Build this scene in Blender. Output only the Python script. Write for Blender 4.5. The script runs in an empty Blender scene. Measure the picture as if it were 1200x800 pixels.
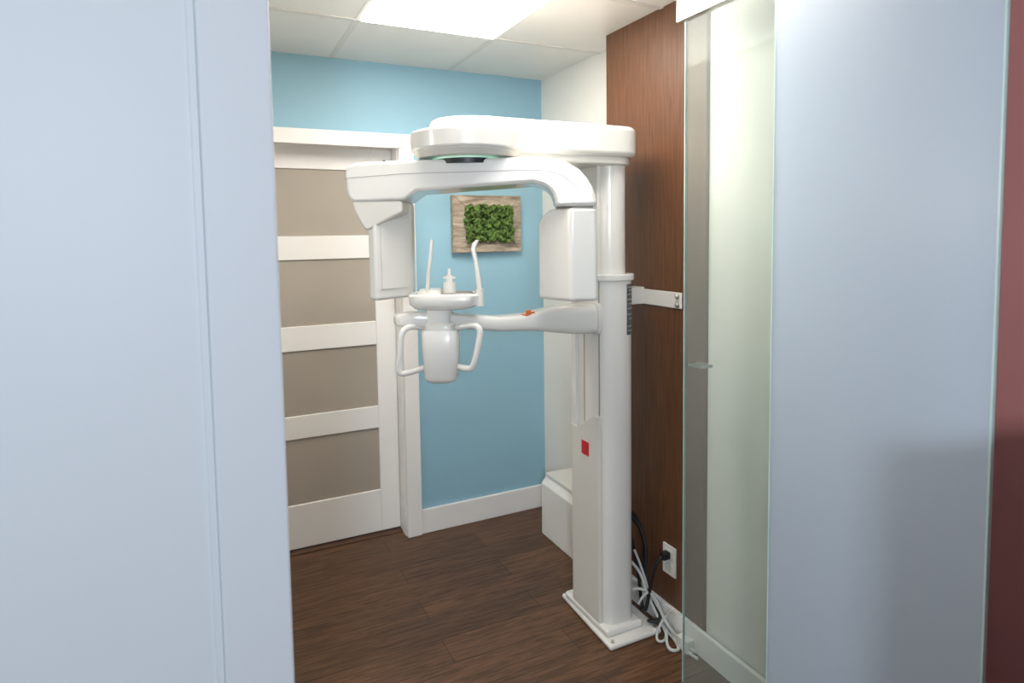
import bpy, bmesh, math, random
from mathutils import Vector, Matrix
random.seed(4)
sc=bpy.context.scene
COL=sc.collection
try:
    sc.view_settings.view_transform='Standard'; sc.view_settings.look='None'
    sc.view_settings.exposure=0; sc.view_settings.gamma=1
except Exception as e: print(e)

# ---------------------------------------------------------------- materials
def srgb(r,g,b):
    f=lambda c:(c/255/12.92) if c/255<=.04045 else ((c/255+.055)/1.055)**2.4
    return (f(r),f(g),f(b),1)
def newmat(name):
    m=bpy.data.materials.new(name); m.use_nodes=True
    nt=m.node_tree; b=nt.nodes['Principled BSDF']
    return m,nt,b
def paint(name,rgb,rough=.5,var=.04,scale=6,bump=.0,bscale=120,metal=0,coat=0):
    m,nt,b=newmat(name); N=nt.nodes; L=nt.links
    c=srgb(*rgb)
    tc=N.new('ShaderNodeTexCoord'); nz=N.new('ShaderNodeTexNoise'); nz.inputs['Scale'].default_value=scale
    nz.inputs['Detail'].default_value=3
    L.new(tc.outputs['Object'],nz.inputs['Vector'])
    cr=N.new('ShaderNodeValToRGB')
    cr.color_ramp.elements[0].position=.3; cr.color_ramp.elements[1].position=.7
    cr.color_ramp.elements[0].color=(c[0]*(1-var),c[1]*(1-var),c[2]*(1-var),1)
    cr.color_ramp.elements[1].color=(min(1,c[0]*(1+var)),min(1,c[1]*(1+var)),min(1,c[2]*(1+var)),1)
    L.new(nz.outputs['Fac'],cr.inputs['Fac']); L.new(cr.outputs['Color'],b.inputs['Base Color'])
    b.inputs['Roughness'].default_value=rough; b.inputs['Metallic'].default_value=metal
    if coat: b.inputs['Coat Weight'].default_value=coat; b.inputs['Coat Roughness'].default_value=.08
    if bump:
        n2=N.new('ShaderNodeTexNoise'); n2.inputs['Scale'].default_value=bscale; L.new(tc.outputs['Object'],n2.inputs['Vector'])
        bp=N.new('ShaderNodeBump'); bp.inputs['Strength'].default_value=bump; bp.inputs['Distance'].default_value=.002
        L.new(n2.outputs['Fac'],bp.inputs['Height']); L.new(bp.outputs['Normal'],b.inputs['Normal'])
    return m
def woodmat(name,c1,c2,scale,rough=.45,lo=.32,hi=.68):
    m,nt,b=newmat(name); N=nt.nodes; L=nt.links
    tc=N.new('ShaderNodeTexCoord'); mp=N.new('ShaderNodeMapping'); mp.inputs['Scale'].default_value=scale
    L.new(tc.outputs['Object'],mp.inputs['Vector'])
    nz=N.new('ShaderNodeTexNoise'); nz.inputs['Scale'].default_value=1; nz.inputs['Detail'].default_value=8; nz.inputs['Roughness'].default_value=.65
    nz.inputs['Distortion'].default_value=.4
    L.new(mp.outputs['Vector'],nz.inputs['Vector'])
    cr=N.new('ShaderNodeValToRGB'); cr.color_ramp.elements[0].position=lo; cr.color_ramp.elements[1].position=hi
    cr.color_ramp.elements[0].color=srgb(*c1); cr.color_ramp.elements[1].color=srgb(*c2)
    L.new(nz.outputs['Fac'],cr.inputs['Fac']); L.new(cr.outputs['Color'],b.inputs['Base Color'])
    bp=N.new('ShaderNodeBump'); bp.inputs['Strength'].default_value=.2; bp.inputs['Distance'].default_value=.001
    L.new(nz.outputs['Fac'],bp.inputs['Height']); L.new(bp.outputs['Normal'],b.inputs['Normal'])
    b.inputs['Roughness'].default_value=rough
    return m
def floormat():
    m,nt,b=newmat('vinyl_plank_floor'); N=nt.nodes; L=nt.links
    tc=N.new('ShaderNodeTexCoord')
    br=N.new('ShaderNodeTexBrick'); br.offset=.37; br.inputs['Scale'].default_value=1
    br.inputs['Brick Width'].default_value=1.22; br.inputs['Row Height'].default_value=.15
    br.inputs['Mortar Size'].default_value=.0016; br.inputs['Mortar Smooth'].default_value=.3; br.inputs['Bias'].default_value=0
    br.inputs['Color1'].default_value=srgb(92,64,43); br.inputs['Color2'].default_value=srgb(110,77,53); br.inputs['Mortar'].default_value=srgb(38,25,17)
    L.new(tc.outputs['Object'],br.inputs['Vector'])
    mp=N.new('ShaderNodeMapping'); mp.inputs['Scale'].default_value=(5,70,1); L.new(tc.outputs['Object'],mp.inputs['Vector'])
    nz=N.new('ShaderNodeTexNoise'); nz.inputs['Scale'].default_value=1; nz.inputs['Detail'].default_value=7; nz.inputs['Roughness'].default_value=.75; nz.inputs['Distortion'].default_value=.8
    L.new(mp.outputs['Vector'],nz.inputs['Vector'])
    cr=N.new('ShaderNodeValToRGB'); cr.color_ramp.elements[0].position=.38; cr.color_ramp.elements[1].position=.62
    cr.color_ramp.elements[0].color=(.38,.35,.33,1); cr.color_ramp.elements[1].color=(1.3,1.24,1.18,1)
    L.new(nz.outputs['Fac'],cr.inputs['Fac'])
    mx=N.new('ShaderNodeMixRGB'); mx.blend_type='MULTIPLY'; mx.inputs['Fac'].default_value=1
    L.new(br.outputs['Color'],mx.inputs['Color1']); L.new(cr.outputs['Color'],mx.inputs['Color2'])
    L.new(mx.outputs['Color'],b.inputs['Base Color']); b.inputs['Roughness'].default_value=.45
    bp=N.new('ShaderNodeBump'); bp.inputs['Strength'].default_value=.2; bp.inputs['Distance'].default_value=.001
    L.new(nz.outputs['Fac'],bp.inputs['Height']); L.new(bp.outputs['Normal'],b.inputs['Normal'])
    return m
def glassmat(name,tint,haze,fac,rough):
    m,nt,b=newmat(name); N=nt.nodes; L=nt.links
    tr=N.new('ShaderNodeBsdfTransparent'); tr.inputs['Color'].default_value=tint
    b.inputs['Base Color'].default_value=haze; b.inputs['Roughness'].default_value=rough
    nz=N.new('ShaderNodeTexNoise'); nz.inputs['Scale'].default_value=1.3
    tc=N.new('ShaderNodeTexCoord'); L.new(tc.outputs['Object'],nz.inputs['Vector'])
    mr=N.new('ShaderNodeMapRange'); mr.inputs['To Min'].default_value=fac-.03; mr.inputs['To Max'].default_value=fac+.03
    L.new(nz.outputs['Fac'],mr.inputs['Value'])
    mx=N.new('ShaderNodeMixShader'); L.new(mr.outputs['Result'],mx.inputs['Fac'])
    L.new(tr.outputs[0],mx.inputs[1]); L.new(b.outputs[0],mx.inputs[2])
    L.new(mx.outputs[0],N['Material Output'].inputs['Surface'])
    return m
def emis(name,col,s):
    m,nt,b=newmat(name); b.inputs['Base Color'].default_value=(.9,.9,.9,1)
    b.inputs['Emission Color'].default_value=col; b.inputs['Emission Strength'].default_value=s
    return m

M_blue=paint('blue_wall_paint',(146,187,204),.55,.02,3,.15)
M_white=paint('white_wall_paint',(236,232,224),.55,.02,3,.15)
M_trim=paint('white_trim_paint',(238,235,231),.35,.015,4)
M_maroon=paint('maroon_wall_paint',(200,128,122),.6,.05,3,.15)
M_ceil=paint('ceiling_tile',(243,239,232),.3,.02,2,.1,60)
M_grid=paint('ceiling_grid',(232,228,220),.4,.01)
M_floor=floormat()
M_wood=woodmat('mahogany_veneer',(78,48,29),(118,78,50),(105,105,5),.42,.28,.72)
M_rustic=woodmat('reclaimed_wood',(108,94,80),(200,184,164),(9,55,50),.8)
M_moss=paint('moss',(84,110,48),.9,.6,45,.4,200)
M_mossback=paint('moss_backing',(40,48,22),.9,.3,30)
M_plastic=paint('white_machine_plastic',(235,232,226),.24,.012,5,coat=.6)
M_plastic2=paint('offwhite_machine_panel',(224,220,212),.32,.012,5,coat=.3)
M_seam=paint('seam_grey',(160,154,146),.5,.05)
M_dark=paint('dark_grey_plastic',(40,42,44),.4,.05)
M_thresh=paint('brown_threshold',(92,66,50),.5,.1)
M_black=paint('black_cable_rubber',(22,22,24),.5,.05)
M_cable=paint('white_cable',(205,205,200),.45,.03)
M_red=paint('red_sticker',(205,28,40),.4,.03)
M_orange=paint('orange_knob',(205,108,48),.45,.05)
M_label=paint('grey_label',(98,101,102),.5,.6,110)
M_labelw=paint('label_white_text',(200,200,196),.5,.2,200)
M_alu=paint('brushed_aluminium',(186,184,180),.32,.03,20,metal=.85)
M_doorglass=paint('frosted_door_glass',(172,163,151),.2,.08,1.5)
M_cool=paint('white_door_paint',(226,228,231),.5,.01,2,.1,80)
M_glass1=glassmat('clear_green_glass',(.92,.955,.94,1),srgb(186,198,194),.16,.08)
M_glass2=glassmat('frosted_blue_glass',(.82,.88,.94,1),srgb(202,212,225),.66,.3)
M_edge=paint('glass_polished_edge',(196,220,216),.15,.05)
M_led=emis('light_panel_diffuser',(1,.955,.88,1),15)
M_green=emis('green_status_led',(.1,.8,.35,1),.35)
M_blocker=paint('shadow_blocker_grey',(80,82,88),.5,.05)  # surface of the added out-of-view shadow blocker
M_fill=emis('added_fill_glow',(1,.94,.85,1),22)  # glow of the added, unseen fill lamp

# ---------------------------------------------------------------- helpers
def link(o,parent=None):
    COL.objects.link(o)
    if parent:
        o.parent=parent; o.matrix_parent_inverse=Matrix.Translation(parent.location).inverted()
    return o
def empty(name,loc):
    e=bpy.data.objects.new(name,None); e.location=loc; e.empty_display_size=.1; COL.objects.link(e); return e
def finish(name,bm,mat,parent=None,bevel=0,seg=3,angle=30,subsurf=0,origin=True):
    bmesh.ops.recalc_face_normals(bm,faces=bm.faces)
    me=bpy.data.meshes.new(name); bm.to_mesh(me); bm.free()
    mats=mat if isinstance(mat,(list,tuple)) else [mat]
    for k in mats: me.materials.append(k)
    for p in me.polygons: p.use_smooth=True
    if not bevel: me.set_sharp_from_angle(angle=math.radians(angle))
    o=bpy.data.objects.new(name,me); link(o,parent)
    if bevel:
        b=o.modifiers.new('bevel','BEVEL'); b.width=bevel; b.segments=seg; b.limit_method='ANGLE'; b.angle_limit=math.radians(angle); b.harden_normals=True
    return o
def box(name,x0,x1,y0,y1,z0,z1,mat,parent=None,bevel=0,seg=2):
    bm=bmesh.new()
    v=[bm.verts.new((x,y,z)) for x in (x0,x1) for y in (y0,y1) for z in (z0,z1)]
    for f in ((0,1,3,2),(4,6,7,5),(0,4,5,1),(2,3,7,6),(0,2,6,4),(1,5,7,3)): bm.faces.new([v[i] for i in f])
    return finish(name,bm,mat,parent,bevel,seg)
def prism(name,poly,h0,h1,fn,mat,parent=None,bevel=0,seg=3,angle=30,cuts=()):
    bm=bmesh.new(); n=len(poly)
    a=[bm.verts.new(fn(p[0],p[1],h0)) for p in poly]; b=[bm.verts.new(fn(p[0],p[1],h1)) for p in poly]
    bm.faces.new(a); bm.faces.new(b[::-1])
    for i in range(n): bm.faces.new((a[i],a[(i+1)%n],b[(i+1)%n],b[i]))
    bmesh.ops.recalc_face_normals(bm,faces=bm.faces)
    for co_,no_ in cuts:
        r=bmesh.ops.bisect_plane(bm,geom=bm.verts[:]+bm.edges[:]+bm.faces[:],plane_co=co_,plane_no=no_,clear_outer=True)
        bmesh.ops.holes_fill(bm,edges=[e for e in bm.edges if e.is_boundary],sides=0)
    return finish(name,bm,mat,parent,bevel,seg,angle)
XY=lambda x,y,z:(x,y,z)
P0=Vector((.83,2.05,0)); E=Vector((.883,-.469,0)); Nn=Vector((.469,.883,0))
def A(s,d,z):
    p=P0+E*s+Nn*d; return (p.x,p.y,z)
def ASZ(s,z,d): return A(s,d,z)
def ASD(s,d,z): return A(s,d,z)
def tube(name,pts,r,mat,parent=None,smooth=True):
    cu=bpy.data.curves.new(name,'CURVE'); cu.dimensions='3D'; cu.bevel_depth=r; cu.bevel_resolution=4; cu.use_fill_caps=True
    sp=cu.splines.new('NURBS' if smooth else 'POLY'); sp.points.add(len(pts)-1)
    for i,p in enumerate(pts): sp.points[i].co=(p[0],p[1],p[2],1)
    if smooth: sp.order_u=3; sp.use_endpoint_u=True; sp.resolution_u=8
    cu.materials.append(mat)
    o=bpy.data.objects.new(name,cu); return link(o,parent)
def cyl(name,c,r0,r1,z0,z1,mat,parent=None,bevel=0,seg=64):
    bm=bmesh.new()
    a=[bm.verts.new((c[0]+r0*math.cos(t),c[1]+r0*math.sin(t),z0)) for t in [2*math.pi*i/seg for i in range(seg)]]
    b=[bm.verts.new((c[0]+r1*math.cos(t),c[1]+r1*math.sin(t),z1)) for t in [2*math.pi*i/seg for i in range(seg)]]
    bm.faces.new(a); bm.faces.new(b[::-1])
    for i in range(seg): bm.faces.new((a[i],a[(i+1)%seg],b[(i+1)%seg],b[i]))
    return finish(name,bm,mat,parent,bevel,3)
def loft(name,secs,mat,parent=None,n=28,pw=4):
    bm=bmesh.new(); rings=[]
    for c,u,v,hu,hv in secs:
        c=Vector(c);u=Vector(u);v=Vector(v);r=[]
        for i in range(n):
            t=2*math.pi*i/n; ct,st=math.cos(t),math.sin(t)
            a=math.copysign(abs(ct)**(2/pw),ct)*hu; b=math.copysign(abs(st)**(2/pw),st)*hv
            r.append(bm.verts.new(c+u*a+v*b))
        rings.append(r)
    for k in range(len(rings)-1):
        for i in range(n): bm.faces.new((rings[k][i],rings[k][(i+1)%n],rings[k+1][(i+1)%n],rings[k+1][i]))
    bm.faces.new(rings[0]); bm.faces.new(rings[-1][::-1])
    return finish(name,bm,mat,parent,angle=50)

# ---------------------------------------------------------------- room
H=2.44
box('floor',-2.2,2.4,-2.6,3.5,-.05,0,M_floor)
box('ceiling',-2.2,2.4,-.4,3.5,H,H+.05,M_ceil)
g=empty('trim_ceiling_grid',(.9,2.5,H))
for i,x in enumerate((-.02,.58,1.178)): box('bar_x_%d'%i,x-.012,x+.012,-.4,3.13,H-.003,H,M_grid,g)
for i,y in enumerate((1.36,1.96,2.56)): box('bar_y_%d'%i,-1.2,1.73,y-.012,y+.012,H-.004,H,M_grid,g)
lp=empty('ceiling_light_panel',(.88,1.96,H))
box('diffuser',.594,1.166,1.374,2.546,H-.008,H-.002,M_led,lp)
# back wall with door opening (x .084-.894)
DX0,DX1=.084,.894
wb=empty('wall_back',(0.5,3.2,0))
box('right_part',DX1,2.0,3.14,3.36,0,H,M_blue,wb)
box('left_part',-1.2,DX0,3.14,3.36,0,H,M_blue,wb)
box('header',DX0,DX1,3.14,3.36,2.04,H,M_blue,wb)
box('baseboard_back',.97,1.73,3.122,3.14,0,.13,M_trim,None,.004)
box('wall_right',1.73,1.9,2.3,3.14,0,H,M_white)
box('baseboard_right',1.712,1.73,2.84,3.122,0,.13,M_trim,None,.004)
box('wall_left',-1.3,-1.2,1.22,3.36,0,H,M_white)
wr=empty('wall_right_projection',(1.7,1.9,0))
box('core',1.625,1.9,.78,2.3,0,H,M_white,wr)
box('wood_cladding',1.61,1.725,1.715,2.33,.0,H,M_wood,wr)
box('wall_maroon',1.6,1.9,-2.2,.78,0,H,M_maroon)
box('baseboard_glass_side',1.592,1.61,.79,2.2,0,.10,M_trim,None,.004)
# wall_front with sliding white door
d2=empty('door_2',(-.4,1.2,0))
box('stile',0,.116,1.18,1.22,0,H-.02,M_cool,d2,.005,4)
box('moulding',-.014,0,1.187,1.215,0,H-.02,M_cool,d2,.003)
box('panel',-1.2,-.014,1.192,1.213,0,H-.02,M_cool,d2)

# ---------------------------------------------------------------- back door
d1=empty('door_1',(.49,3.26,0))
cas=empty('trim_door_casing',(.49,3.13,0))
box('casing_right',DX1,.972,3.112,3.14,0,2.035,M_trim,cas,.004)
box('casing_left',DX0-.078,DX0,3.112,3.14,0,2.035,M_trim,cas,.004)
box('casing_head',DX0-.078,.972,3.108,3.14,2.02,2.092,M_trim,cas,.004)
box('jamb_right',DX1-.004,DX1,3.14,3.34,0,2.04,M_trim,cas)
box('jamb_left',DX0,DX0+.004,3.14,3.34,0,2.04,M_trim,cas)
box('jamb_head',DX0,DX1,3.14,3.34,2.036,2.045,M_trim,cas)
ya,yb=3.235,3.275
box('stile_r',.785,DX1-.006,ya,yb,.015,2.036,M_trim,d1,.003)
box('stile_l',DX0+.006,.196,ya,yb,.015,2.036,M_trim,d1,.003)
zs=[(.015,.239),(.575,.691),(1.018,1.14),(1.47,1.587),(1.916,2.036)]
panes=[(.239,.575),(.691,1.018),(1.14,1.47),(1.587,1.916)]
for i,(z0,z1) in enumerate(zs): box('rail_%d'%i,.196,.785,ya,yb,z0,z1,M_trim,d1,.003)
for i,(z0,z1) in enumerate(panes): box('frosted_pane_%d'%i,.19,.79,ya+.010,ya+.018,z0-.006,z1+.006,M_doorglass,d1)
box('threshold',DX0,DX1,3.2,3.34,0,.006,M_thresh,cas)
bm=bmesh.new(); bmesh.ops.create_uvsphere(bm,u_segments=14,v_segments=8,radius=.009,matrix=Matrix.Translation((.85,3.232,1.965)))
finish('catch_button',bm,M_dark,d1)

cb=empty('white_cable_chase',(1.64,2.6,0))
prism('chase_body',[(1.54,0),(1.54,.275),(1.575,.315),(1.73,.315),(1.73,0)],2.36,2.84,lambda a,b,h:(a,h,b),M_trim,cb,.006)
box('chase_lid',1.56,1.73,2.36,2.83,.316,.328,M_plastic2,cb,.004)

# ---------------------------------------------------------------- moss picture
mf=empty('moss_wall_frame',(1.37,3.12,1.64))
X0,X1,Z0,Z1=1.172,1.572,1.488,1.792; x0,x1,z0,z1=1.250,1.512,1.556,1.728
fn=lambda a,b,h:(a,h,b)
prism('frame_top',[(X0,Z1),(X1,Z1),(x1,z1),(x0,z1)],3.10,3.135,fn,M_rustic,mf,.003)
prism('frame_bottom',[(X0,Z0),(X1,Z0),(x1,z0),(x0,z0)],3.10,3.135,fn,M_rustic,mf,.003)
prism('frame_left',[(X0,Z0),(X0,Z1),(x0,z1),(x0,z0)],3.10,3.135,fn,M_rustic,mf,.003)
prism('frame_right',[(X1,Z0),(X1,Z1),(x1,z1),(x1,z0)],3.10,3.135,fn,M_rustic,mf,.003)
box('backing',x0-.01,x1+.01,3.118,3.134,z0-.01,z1+.01,M_mossback,mf)
bm=bmesh.new()
for i in range(650):
    r=random.uniform(.005,.015)
    c=Vector((random.uniform(x0-.008,x1+.008),3.11-random.uniform(0,.035),random.uniform(z0-.008,z1+.008)))
    ret=bmesh.ops.create_icosphere(bm,subdivisions=1,radius=r,matrix=Matrix.Translation(c))
    for v in ret['verts']: v.co+=Vector((random.uniform(-1,1),random.uniform(-1,1),random.uniform(-1,1)))*r*.45
finish('moss_clumps',bm,M_moss,mf,angle=60)

# ---------------------------------------------------------------- x-ray machine
xm=empty('dental_panoramic_xray_machine',(1.4,2.05,0))
prism('base_plate',[(1.312,1.885),(1.558,1.885),(1.558,2.28),(1.33,2.28)],0,.022,XY,M_plastic,xm,.01)
prism('base_plinth',[(1.328,1.93),(1.50,1.93),(1.505,2.25),(1.328,2.25)],.02,.05,XY,M_plastic,xm,.012)
for i,(x,y) in enumerate(((1.335,1.905),(1.535,1.905))): cyl('anchor_bolt_%d'%i,(x,y),.007,.007,.02,.028,M_alu,xm,seg=16)
def roundfront(xl,xr,yf,yr,k=.05,n=14):
    pts=[(xl,yr)]
    for i in range(n+1):
        t=math.pi*i/n
        pts.append(((xl+xr)/2-(xr-xl)/2*math.copysign(abs(math.cos(t))**.75,math.cos(t)),yf+k-k*math.sin(t)**.8))
    pts.append((xr,yr)); return pts
prism('column_front',roundfront(1.343,1.485,1.95,2.10,.06),.045,1.405,XY,M_plastic,xm,0,angle=40)
prism('column_collar',roundfront(1.338,1.493,1.942,2.19,.06),1.398,1.425,XY,M_plastic,xm,.006,angle=60)
prism('column_lower_rear',[(1.330,1.985),(1.480,1.985),(1.480,2.19),(1.330,2.19)],.045,.80,XY,M_plastic2,xm,.01)
prism('column_lower_wedge',[(1.985,.79),(2.19,.79),(2.19,.80),(2.14,.80),(2.02,.875),(1.985,.875)],1.330,1.46,lambda a,b,h:(h,a,b),M_plastic2,xm,.004)
box('column_track',1.348,1.475,2.0,2.185,.78,1.40,M_plastic2,xm,.006)
box('column_rear_flange',1.332,1.40,2.155,2.185,.78,1.40,M_plastic,xm,.004)
box('column_track_slot',1.345,1.349,2.10,2.112,.82,1.2,M_seam,xm)
box('column_seam',1.3405,1.345,1.996,2.0,.05,1.40,M_seam,xm)
prism('upper_column',roundfront(1.362,1.468,1.972,2.16,.05),1.42,1.87,XY,M_plastic,xm,0,angle=40)
box('upper_column_rail',1.345,1.364,2.01,2.15,1.42,1.87,M_plastic2,xm,.003)
box('red_sticker',1.3275,1.331,2.055,2.105,.70,.755,M_red,xm)
def lab(nm,z0,z1,m,off=0,k=0):
    prism(nm,[(1.4385+k,1.9492-off+k*.36),(1.4605,1.9572-off),(1.471,1.9640-off),(1.469,1.967),(1.460,1.961),(1.438+k,1.953+k*.36)],z0,z1,XY,m,xm)
lab('spec_label',1.19,1.385,M_label)
for i,z in enumerate((1.372,1.36,1.345,1.325,1.308,1.29,1.268,1.25,1.222,1.205)): lab('spec_label_line_%d'%i,z,z+.003,M_labelw,.0006,.004+.008*(i%3==1))
# overhead arm
pts=[]
for i in range(21):
    t=math.pi/2+math.pi*i/20
    pts.append((.87+.16*math.cos(t),2.07+.14*math.sin(t)))
for cx,cy,t0 in ((1.425,2.00,-90),(1.425,2.14,0)):
    for i in range(8):
        t=math.radians(t0+90*i/7); pts.append((cx+.075*math.cos(t),cy+.075*math.sin(t)))
prism('overhead_arm',pts,1.862,1.978,XY,M_plastic,xm,.022,5,angle=40)
pts2=[((x-1.2)*.93+1.2,(y-2.07)*.86+2.07) for x,y in pts]
prism('overhead_arm_skirt',pts2,1.835,1.868,XY,M_plastic2,xm,.008,angle=40)
hub=(.835,2.05)
cyl('hub_disc',hub,.192,.20,1.862,1.930,M_plastic,xm,.012)
cyl('hub_disc_lower',hub,.170,.188,1.842,1.864,M_plastic2,xm,.003)
cyl('hub_gap',hub,.12,.12,1.82,1.845,M_dark,xm)
cyl('hub_status_light',hub,.124,.124,1.837,1.843,M_green,xm)
# C-arm
prof=[(-.402,1.795),(-.392,1.818),(-.36,1.829),(-.2,1.834),(.22,1.838),(.27,1.836),(.31,1.829),(.35,1.815),(.385,1.793),(.41,1.765),(.428,1.735),(.438,1.705),(.443,1.672),
      (.305,1.672),(.303,1.694),(.296,1.714),(.282,1.731),(.262,1.743),(.232,1.751),(.0,1.739),(-.16,1.728),(-.20,1.700),(-.375,1.694),(-.392,1.712),(-.398,1.74)]
prism('c_arm',prof,-.10,.11,ASZ,M_plastic,xm,.014,4,angle=45)
prof2=[(-.404,1.775),(-.2,1.787),(.22,1.792),(.27,1.789),(.31,1.779),(.34,1.763),(.37,1.737),(.385,1.70),(.387,1.70),(.372,1.738),(.342,1.765),(.311,1.781),(.27,1.791),(.22,1.794),(-.2,1.789),(-.404,1.777)]
prism('c_arm_crease',prof2,-.1008,-.09,ASZ,M_seam,xm)
# tube head (right), with a rounded inner shoulder
cn=(-E*.72+Vector((0,0,.69)))
prism('tube_head',[(.352,-.102),(.443,-.092),(.443,.105),(.27,.105),(.246,.02)],1.352,1.666,ASD,M_plastic,xm,.014,4,angle=25,
      cuts=[(A(.246,0,1.612),-E*.90+Vector((0,0,.44))),(A(.262,0,1.642),-E*.6+Vector((0,0,.8)))])
prism('tube_head_seam',[(.36,-.085),(.43,-.08),(.43,.09),(.33,.09),(.31,.02)],1.66,1.674,ASD,M_seam,xm)
# sensor head (left)
prism('sensor_head',[(-.335,-.07),(-.305,-.10),(-.205,.03),(-.205,.10),(-.335,.10)],1.362,1.70,ASD,M_plastic,xm,.012,4)
prism('sensor_plate',[(-.290,-.0815),(-.222,.0075),(-.218,.0045),(-.286,-.0845)],1.40,1.64,ASD,M_plastic,xm,.001)
prism('sensor_bracket',[(-.38,1.70),(-.375,1.672),(-.345,1.61),(-.33,1.60),(-.21,1.66),(-.21,1.70)],-.095,.10,ASZ,M_plastic2,xm,.01)
# carriage arm
UY=(0,1,0); UZ=(0,0,1)
secs=[((1.40,2.06,1.253),UY,UZ,.07,.058),((1.31,2.06,1.253),UY,UZ,.07,.058),((1.24,2.055,1.254),UY,UZ,.062,.054),((1.18,2.05,1.258),UY,UZ,.056,.049),((1.12,2.04,1.262),UY,UZ,.05,.043),
      ((1.07,2.035,1.262),UY,UZ,.047,.035),((1.02,2.03,1.262),UY,UZ,.046,.030),((.92,2.02,1.266),UY,UZ,.045,.027),((.80,2.02,1.283),UY,UZ,.045,.026),((.70,2.03,1.297),UY,UZ,.045,.027),((.62,2.05,1.298),UY,UZ,.04,.027),((.575,2.06,1.298),UY,UZ,.03,.022),((.565,2.06,1.298),UY,UZ,.02,.014)]
loft('carriage_arm',secs,M_plastic,xm)
loft('carriage_bracket',[((1.33,2.06,1.255),UY,UZ,.08,.064),((1.36,2.06,1.255),UY,UZ,.085,.072),((1.47,2.06,1.255),UY,UZ,.07,.07)],M_plastic2,xm)
cyl('orange_knob',(1.04,2.0),.011,.009,1.292,1.308,M_orange,xm,.002,20)
cyl('orange_knob_stem',(1.062,2.01),.009,.009,1.290,1.300,M_orange,xm,.002,20)
cyl('orange_knob_base',(1.03,2.01),.020,.017,1.284,1.293,M_orange,xm,.002,20)
# chin-rest unit
EX=tuple(E); NY=tuple(Nn)
def CS(s,d,z,hu,hv): return (A(s,d,z),EX,NY,hu,hv)
loft('chin_unit_body',[CS(-.089,-.09,1.082,.035,.03),CS(-.089,-.09,1.088,.048,.042),CS(-.089,-.09,1.10,.056,.05),CS(-.089,-.09,1.20,.062,.055),CS(-.089,-.09,1.256,.064,.057),CS(-.089,-.09,1.264,.058,.052)],M_plastic,xm)
loft('chin_unit_cap',[CS(-.089,-.09,1.264,.05,.048),CS(-.089,-.09,1.282,.052,.048),CS(-.091,-.09,1.290,.046,.044)],M_plastic2,xm)
loft('chin_unit_neck',[CS(-.093,-.09,1.275,.04,.042),CS(-.093,-.09,1.345,.042,.042)],M_plastic,xm)
loft('chin_tray',[CS(-.078,-.09,1.332,.06,.045),CS(-.076,-.09,1.338,.095,.062),CS(-.07,-.09,1.350,.118,.07),CS(-.07,-.09,1.381,.122,.072),CS(-.07,-.09,1.387,.116,.066),CS(-.07,-.09,1.383,.104,.056)],M_plastic,xm,pw=4.5)
loft('tray_inset',[CS(-.03,-.10,1.383,.055,.045),CS(-.03,-.10,1.390,.052,.043)],M_seam,xm,pw=3)
loft('tray_pad',[CS(-.12,-.09,1.383,.045,.05),CS(-.12,-.09,1.40,.035,.04)],M_plastic2,xm,pw=3)
loft('bite_block_base',[CS(-.054,-.11,1.386,.022,.02),CS(-.054,-.11,1.425,.02,.018)],M_plastic2,xm,pw=2.5)
loft('bite_block_mid',[CS(-.054,-.11,1.42,.012,.012),CS(-.054,-.11,1.448,.012,.012)],M_plastic,xm,pw=2)
loft('bite_block_tip',[CS(-.054,-.11,1.436,.022,.008),CS(-.054,-.11,1.444,.022,.008)],M_plastic,xm,pw=3)
loft('bite_pin',[CS(-.054,-.11,1.446,.006,.006),CS(-.054,-.11,1.47,.005,.005)],M_plastic,xm,pw=2)
loft('temple_support_a',[CS(-.128,-.12,1.37,.008,.014),CS(-.122,-.12,1.45,.006,.016),CS(-.112,-.12,1.52,.006,.014),CS(-.108,-.12,1.568,.005,.010)],M_plastic,xm,pw=2.5)
loft('temple_support_b',[CS(.050,-.12,1.37,.009,.018),CS(.046,-.12,1.42,.009,.018),CS(.036,-.12,1.50,.007,.016),CS(.029,-.12,1.535,.008,.014),CS(.036,-.12,1.554,.009,.012),CS(.044,-.12,1.564,.006,.008)],M_plastic,xm,pw=2.5)
loft('temple_hinge_a',[CS(-.128,-.12,1.345,.016,.02),CS(-.128,-.12,1.385,.014,.018)],M_plastic2,xm)
loft('temple_hinge_b',[CS(.048,-.12,1.345,.014,.02),CS(.048,-.12,1.40,.012,.018)],M_plastic2,xm)
tube('grab_handle_a',[A(-.14,-.10,1.268),A(-.175,-.13,1.283),A(-.212,-.15,1.268),A(-.218,-.15,1.20),A(-.228,-.15,1.128),A(-.205,-.14,1.118),A(-.14,-.10,1.135)],.0105,M_plastic,xm)
tube('grab_handle_b',[A(-.035,-.10,1.268),A(.02,-.13,1.285),A(.052,-.14,1.272),A(.044,-.14,1.22),A(.026,-.14,1.145),A(.008,-.13,1.132),A(-.035,-.10,1.135)],.0105,M_plastic,xm)
# wall brace
box('wall_brace_strip',1.604,1.6095,1.835,2.12,1.29,1.352,M_plastic2,xm,.003)
box('wall_brace_arm',1.47,1.608,2.06,2.13,1.29,1.36,M_plastic2,xm,.004)
for i,z in enumerate((1.305,1.336)):
    bm=bmesh.new(); bmesh.ops.create_uvsphere(bm,u_segments=16,v_segments=10,radius=.010,matrix=Matrix.Translation((1.602,1.856,z)))
    finish('brace_screw_%d'%i,bm,M_alu,xm)

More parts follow.
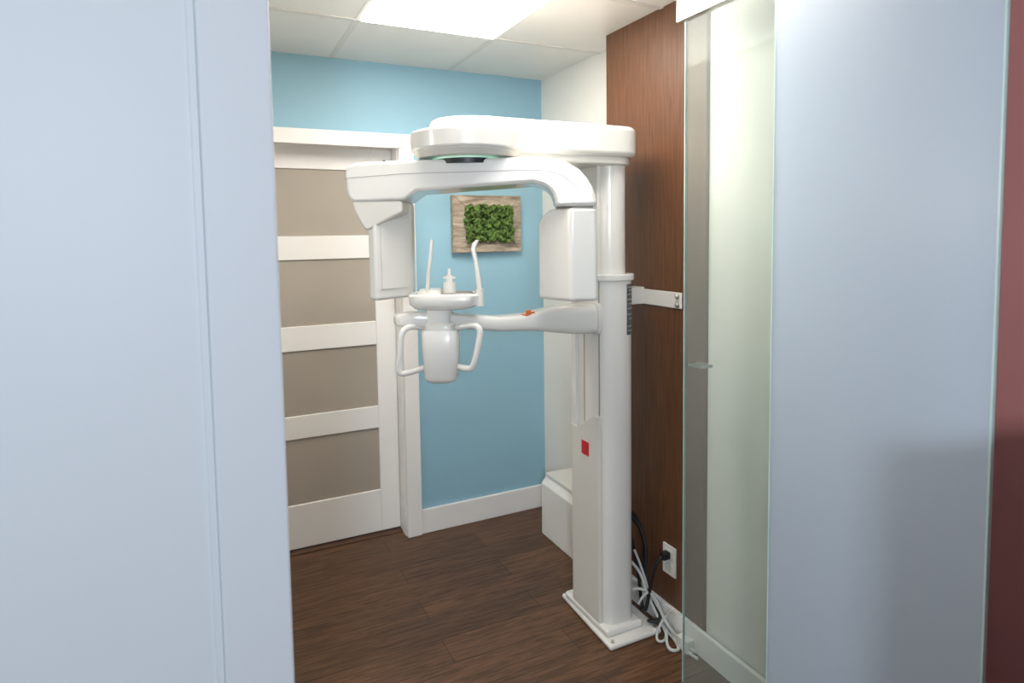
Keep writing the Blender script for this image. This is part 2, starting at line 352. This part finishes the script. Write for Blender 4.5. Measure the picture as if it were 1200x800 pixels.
# ---------------------------------------------------------------- outlet + cables
ol=empty('wall_outlet',(1.605,1.90,.283))
box('plate',1.602,1.610,1.862,1.938,.222,.342,M_trim,ol,.003)
box('socket_1',1.599,1.603,1.88,1.92,.292,.326,M_plastic2,ol,.003)
box('socket_2',1.599,1.603,1.88,1.92,.238,.272,M_plastic2,ol,.003)
box('plug',1.565,1.60,1.885,1.915,.292,.320,M_black,ol,.005)
pc=empty('power_cables',(1.55,1.95,0))
tube('black_cable_1',[(1.567,1.90,.305),(1.54,1.91,.28),(1.53,1.93,.15),(1.54,1.97,.04),(1.56,2.02,.05),(1.56,2.06,.3),(1.50,2.12,.48)],.007,M_black,pc)
for i in range(5):
    o=random.uniform(-.02,.02); p=random.uniform(-.03,.03)
    tube('black_cable_%d'%(i+2),[(1.49,2.08,.46+p),(1.56+o*.4,2.06,.42+p),(1.575+o*.3,2.0+o,.30),(1.545,1.98+o,.16+p*.5),(1.575,1.93+p,.06),(1.55,1.89+o,.035),(1.52+o*.5,1.93,.04)],.0055,M_black,pc)
tube('white_cable_1',[(1.50,2.05,.25),(1.53,2.0,.23),(1.54,1.95,.12),(1.575,1.90,.012),(1.57,1.82,.008),(1.54,1.76,.008),(1.50,1.80,.008),(1.56,1.86,.03)],.006,M_cable,pc)
tube('white_cable_2',[(1.50,2.0,.14),(1.54,1.96,.16),(1.58,1.91,.06),(1.58,1.84,.008),(1.56,1.75,.008),(1.57,1.70,.008)],.006,M_cable,pc)
tube('white_cable_3',[(1.51,2.0,.30),(1.55,1.99,.20),(1.56,1.93,.05),(1.57,1.87,.008),(1.52,1.83,.008),(1.50,1.86,.008),(1.57,1.90,.05),(1.575,1.85,.11)],.005,M_cable,pc)
tube('white_cable_4',[(1.50,1.96,.10),(1.52,1.94,.16),(1.55,1.92,.14),(1.565,1.88,.05),(1.575,1.80,.02),(1.575,1.72,.02)],.005,M_cable,pc)
box('cable_junction',1.555,1.59,1.74,1.80,.0,.05,M_plastic2,pc,.005)

# ---------------------------------------------------------------- glass doors
g1=empty('sliding_glass_door',(1.44,1.25,0))
box('pane',1.436,1.444,.86,1.628,.012,2.28,M_glass1,g1)
box('polished_edge',1.4355,1.4445,1.628,1.631,.012,2.28,M_edge,g1)
box('clamp_rail',1.425,1.456,.70,1.662,2.268,2.345,M_alu,g1,.003)
box('pull_ledge',1.446,1.50,1.56,1.622,1.13,1.14,M_alu,g1,.003)
g2=empty('sliding_glass_door',(1.40,.96,0))
box('pane',1.396,1.404,.690,1.230,.012,2.40,M_glass2,g2)
box('polished_edge_a',1.3955,1.4045,1.230,1.234,.012,2.40,M_edge,g2)
box('polished_edge_b',1.3955,1.4045,.686,.690,.012,2.40,M_edge,g2)
# cabinet-shaped blocker, added out of view to shadow the frosted glass
cbn=empty('added_shadow_blocker',(1.15,.13,0))
box('carcass',.93,1.34,-.1,.36,.03,1.27,M_blocker,cbn,.006)
for i in range(4): box('drawer_%d'%i,.92,.93,-.09,.35,.06+i*.305,.35+i*.305,M_blocker,cbn,.004)
for i in range(4): box('drawer_pull_%d'%i,.905,.92,.06,.19,.20+i*.305,.215+i*.305,M_alu,cbn,.003)
box('plinth',.95,1.32,-.08,.34,0,.03,M_dark,cbn)
# sconce-shaped fill lamp, added on the unseen left wall to brighten the room
ws=empty('added_fill_lamp',(-1.15,2.2,1.75))
box('backplate',-1.2,-1.185,2.12,2.28,1.66,1.84,M_alu,ws,.004)
box('bracket',-1.19,-1.13,2.185,2.215,1.70,1.72,M_alu,ws,.003)
cyl('shade',(-1.07,2.2),.08,.11,1.66,1.86,M_fill,ws,.004)

# ---------------------------------------------------------------- lights
def area(name,loc,target,size,power,col):
    l=bpy.data.lights.new(name,'AREA'); l.shape='SQUARE'; l.size=size; l.energy=power; l.color=col
    o=bpy.data.objects.new(name,l); o.location=loc
    o.rotation_euler=(Vector(target)-Vector(loc)).to_track_quat('-Z','Y').to_euler(); COL.objects.link(o); return o
area('window_daylight',(-.6,-1.5,1.9),(.6,1.4,1.3),.3,47,(.76,.88,1))
w=bpy.data.worlds.new('World'); sc.world=w; w.use_nodes=True
w.node_tree.nodes['Background'].inputs[0].default_value=(.68,.83,1,1); w.node_tree.nodes['Background'].inputs[1].default_value=.33

# ---------------------------------------------------------------- camera
cam=bpy.data.cameras.new('camera'); co=bpy.data.objects.new('camera',cam); COL.objects.link(co)
cam.sensor_width=36; cam.lens=735/1200*36; cam.shift_y=-76/1200; cam.clip_start=.02
R=Matrix(((.8983,.0418,-.4374),(-.4392,.0537,-.8968),(-.0139,.9977,.0668)))
q=R.to_quaternion()
co.rotation_mode='QUATERNION'; co.rotation_quaternion=q; co.location=(0,0,1.58)
cam.dof.use_dof=True; cam.dof.focus_distance=2.4; cam.dof.aperture_fstop=3.2
sc.camera=co
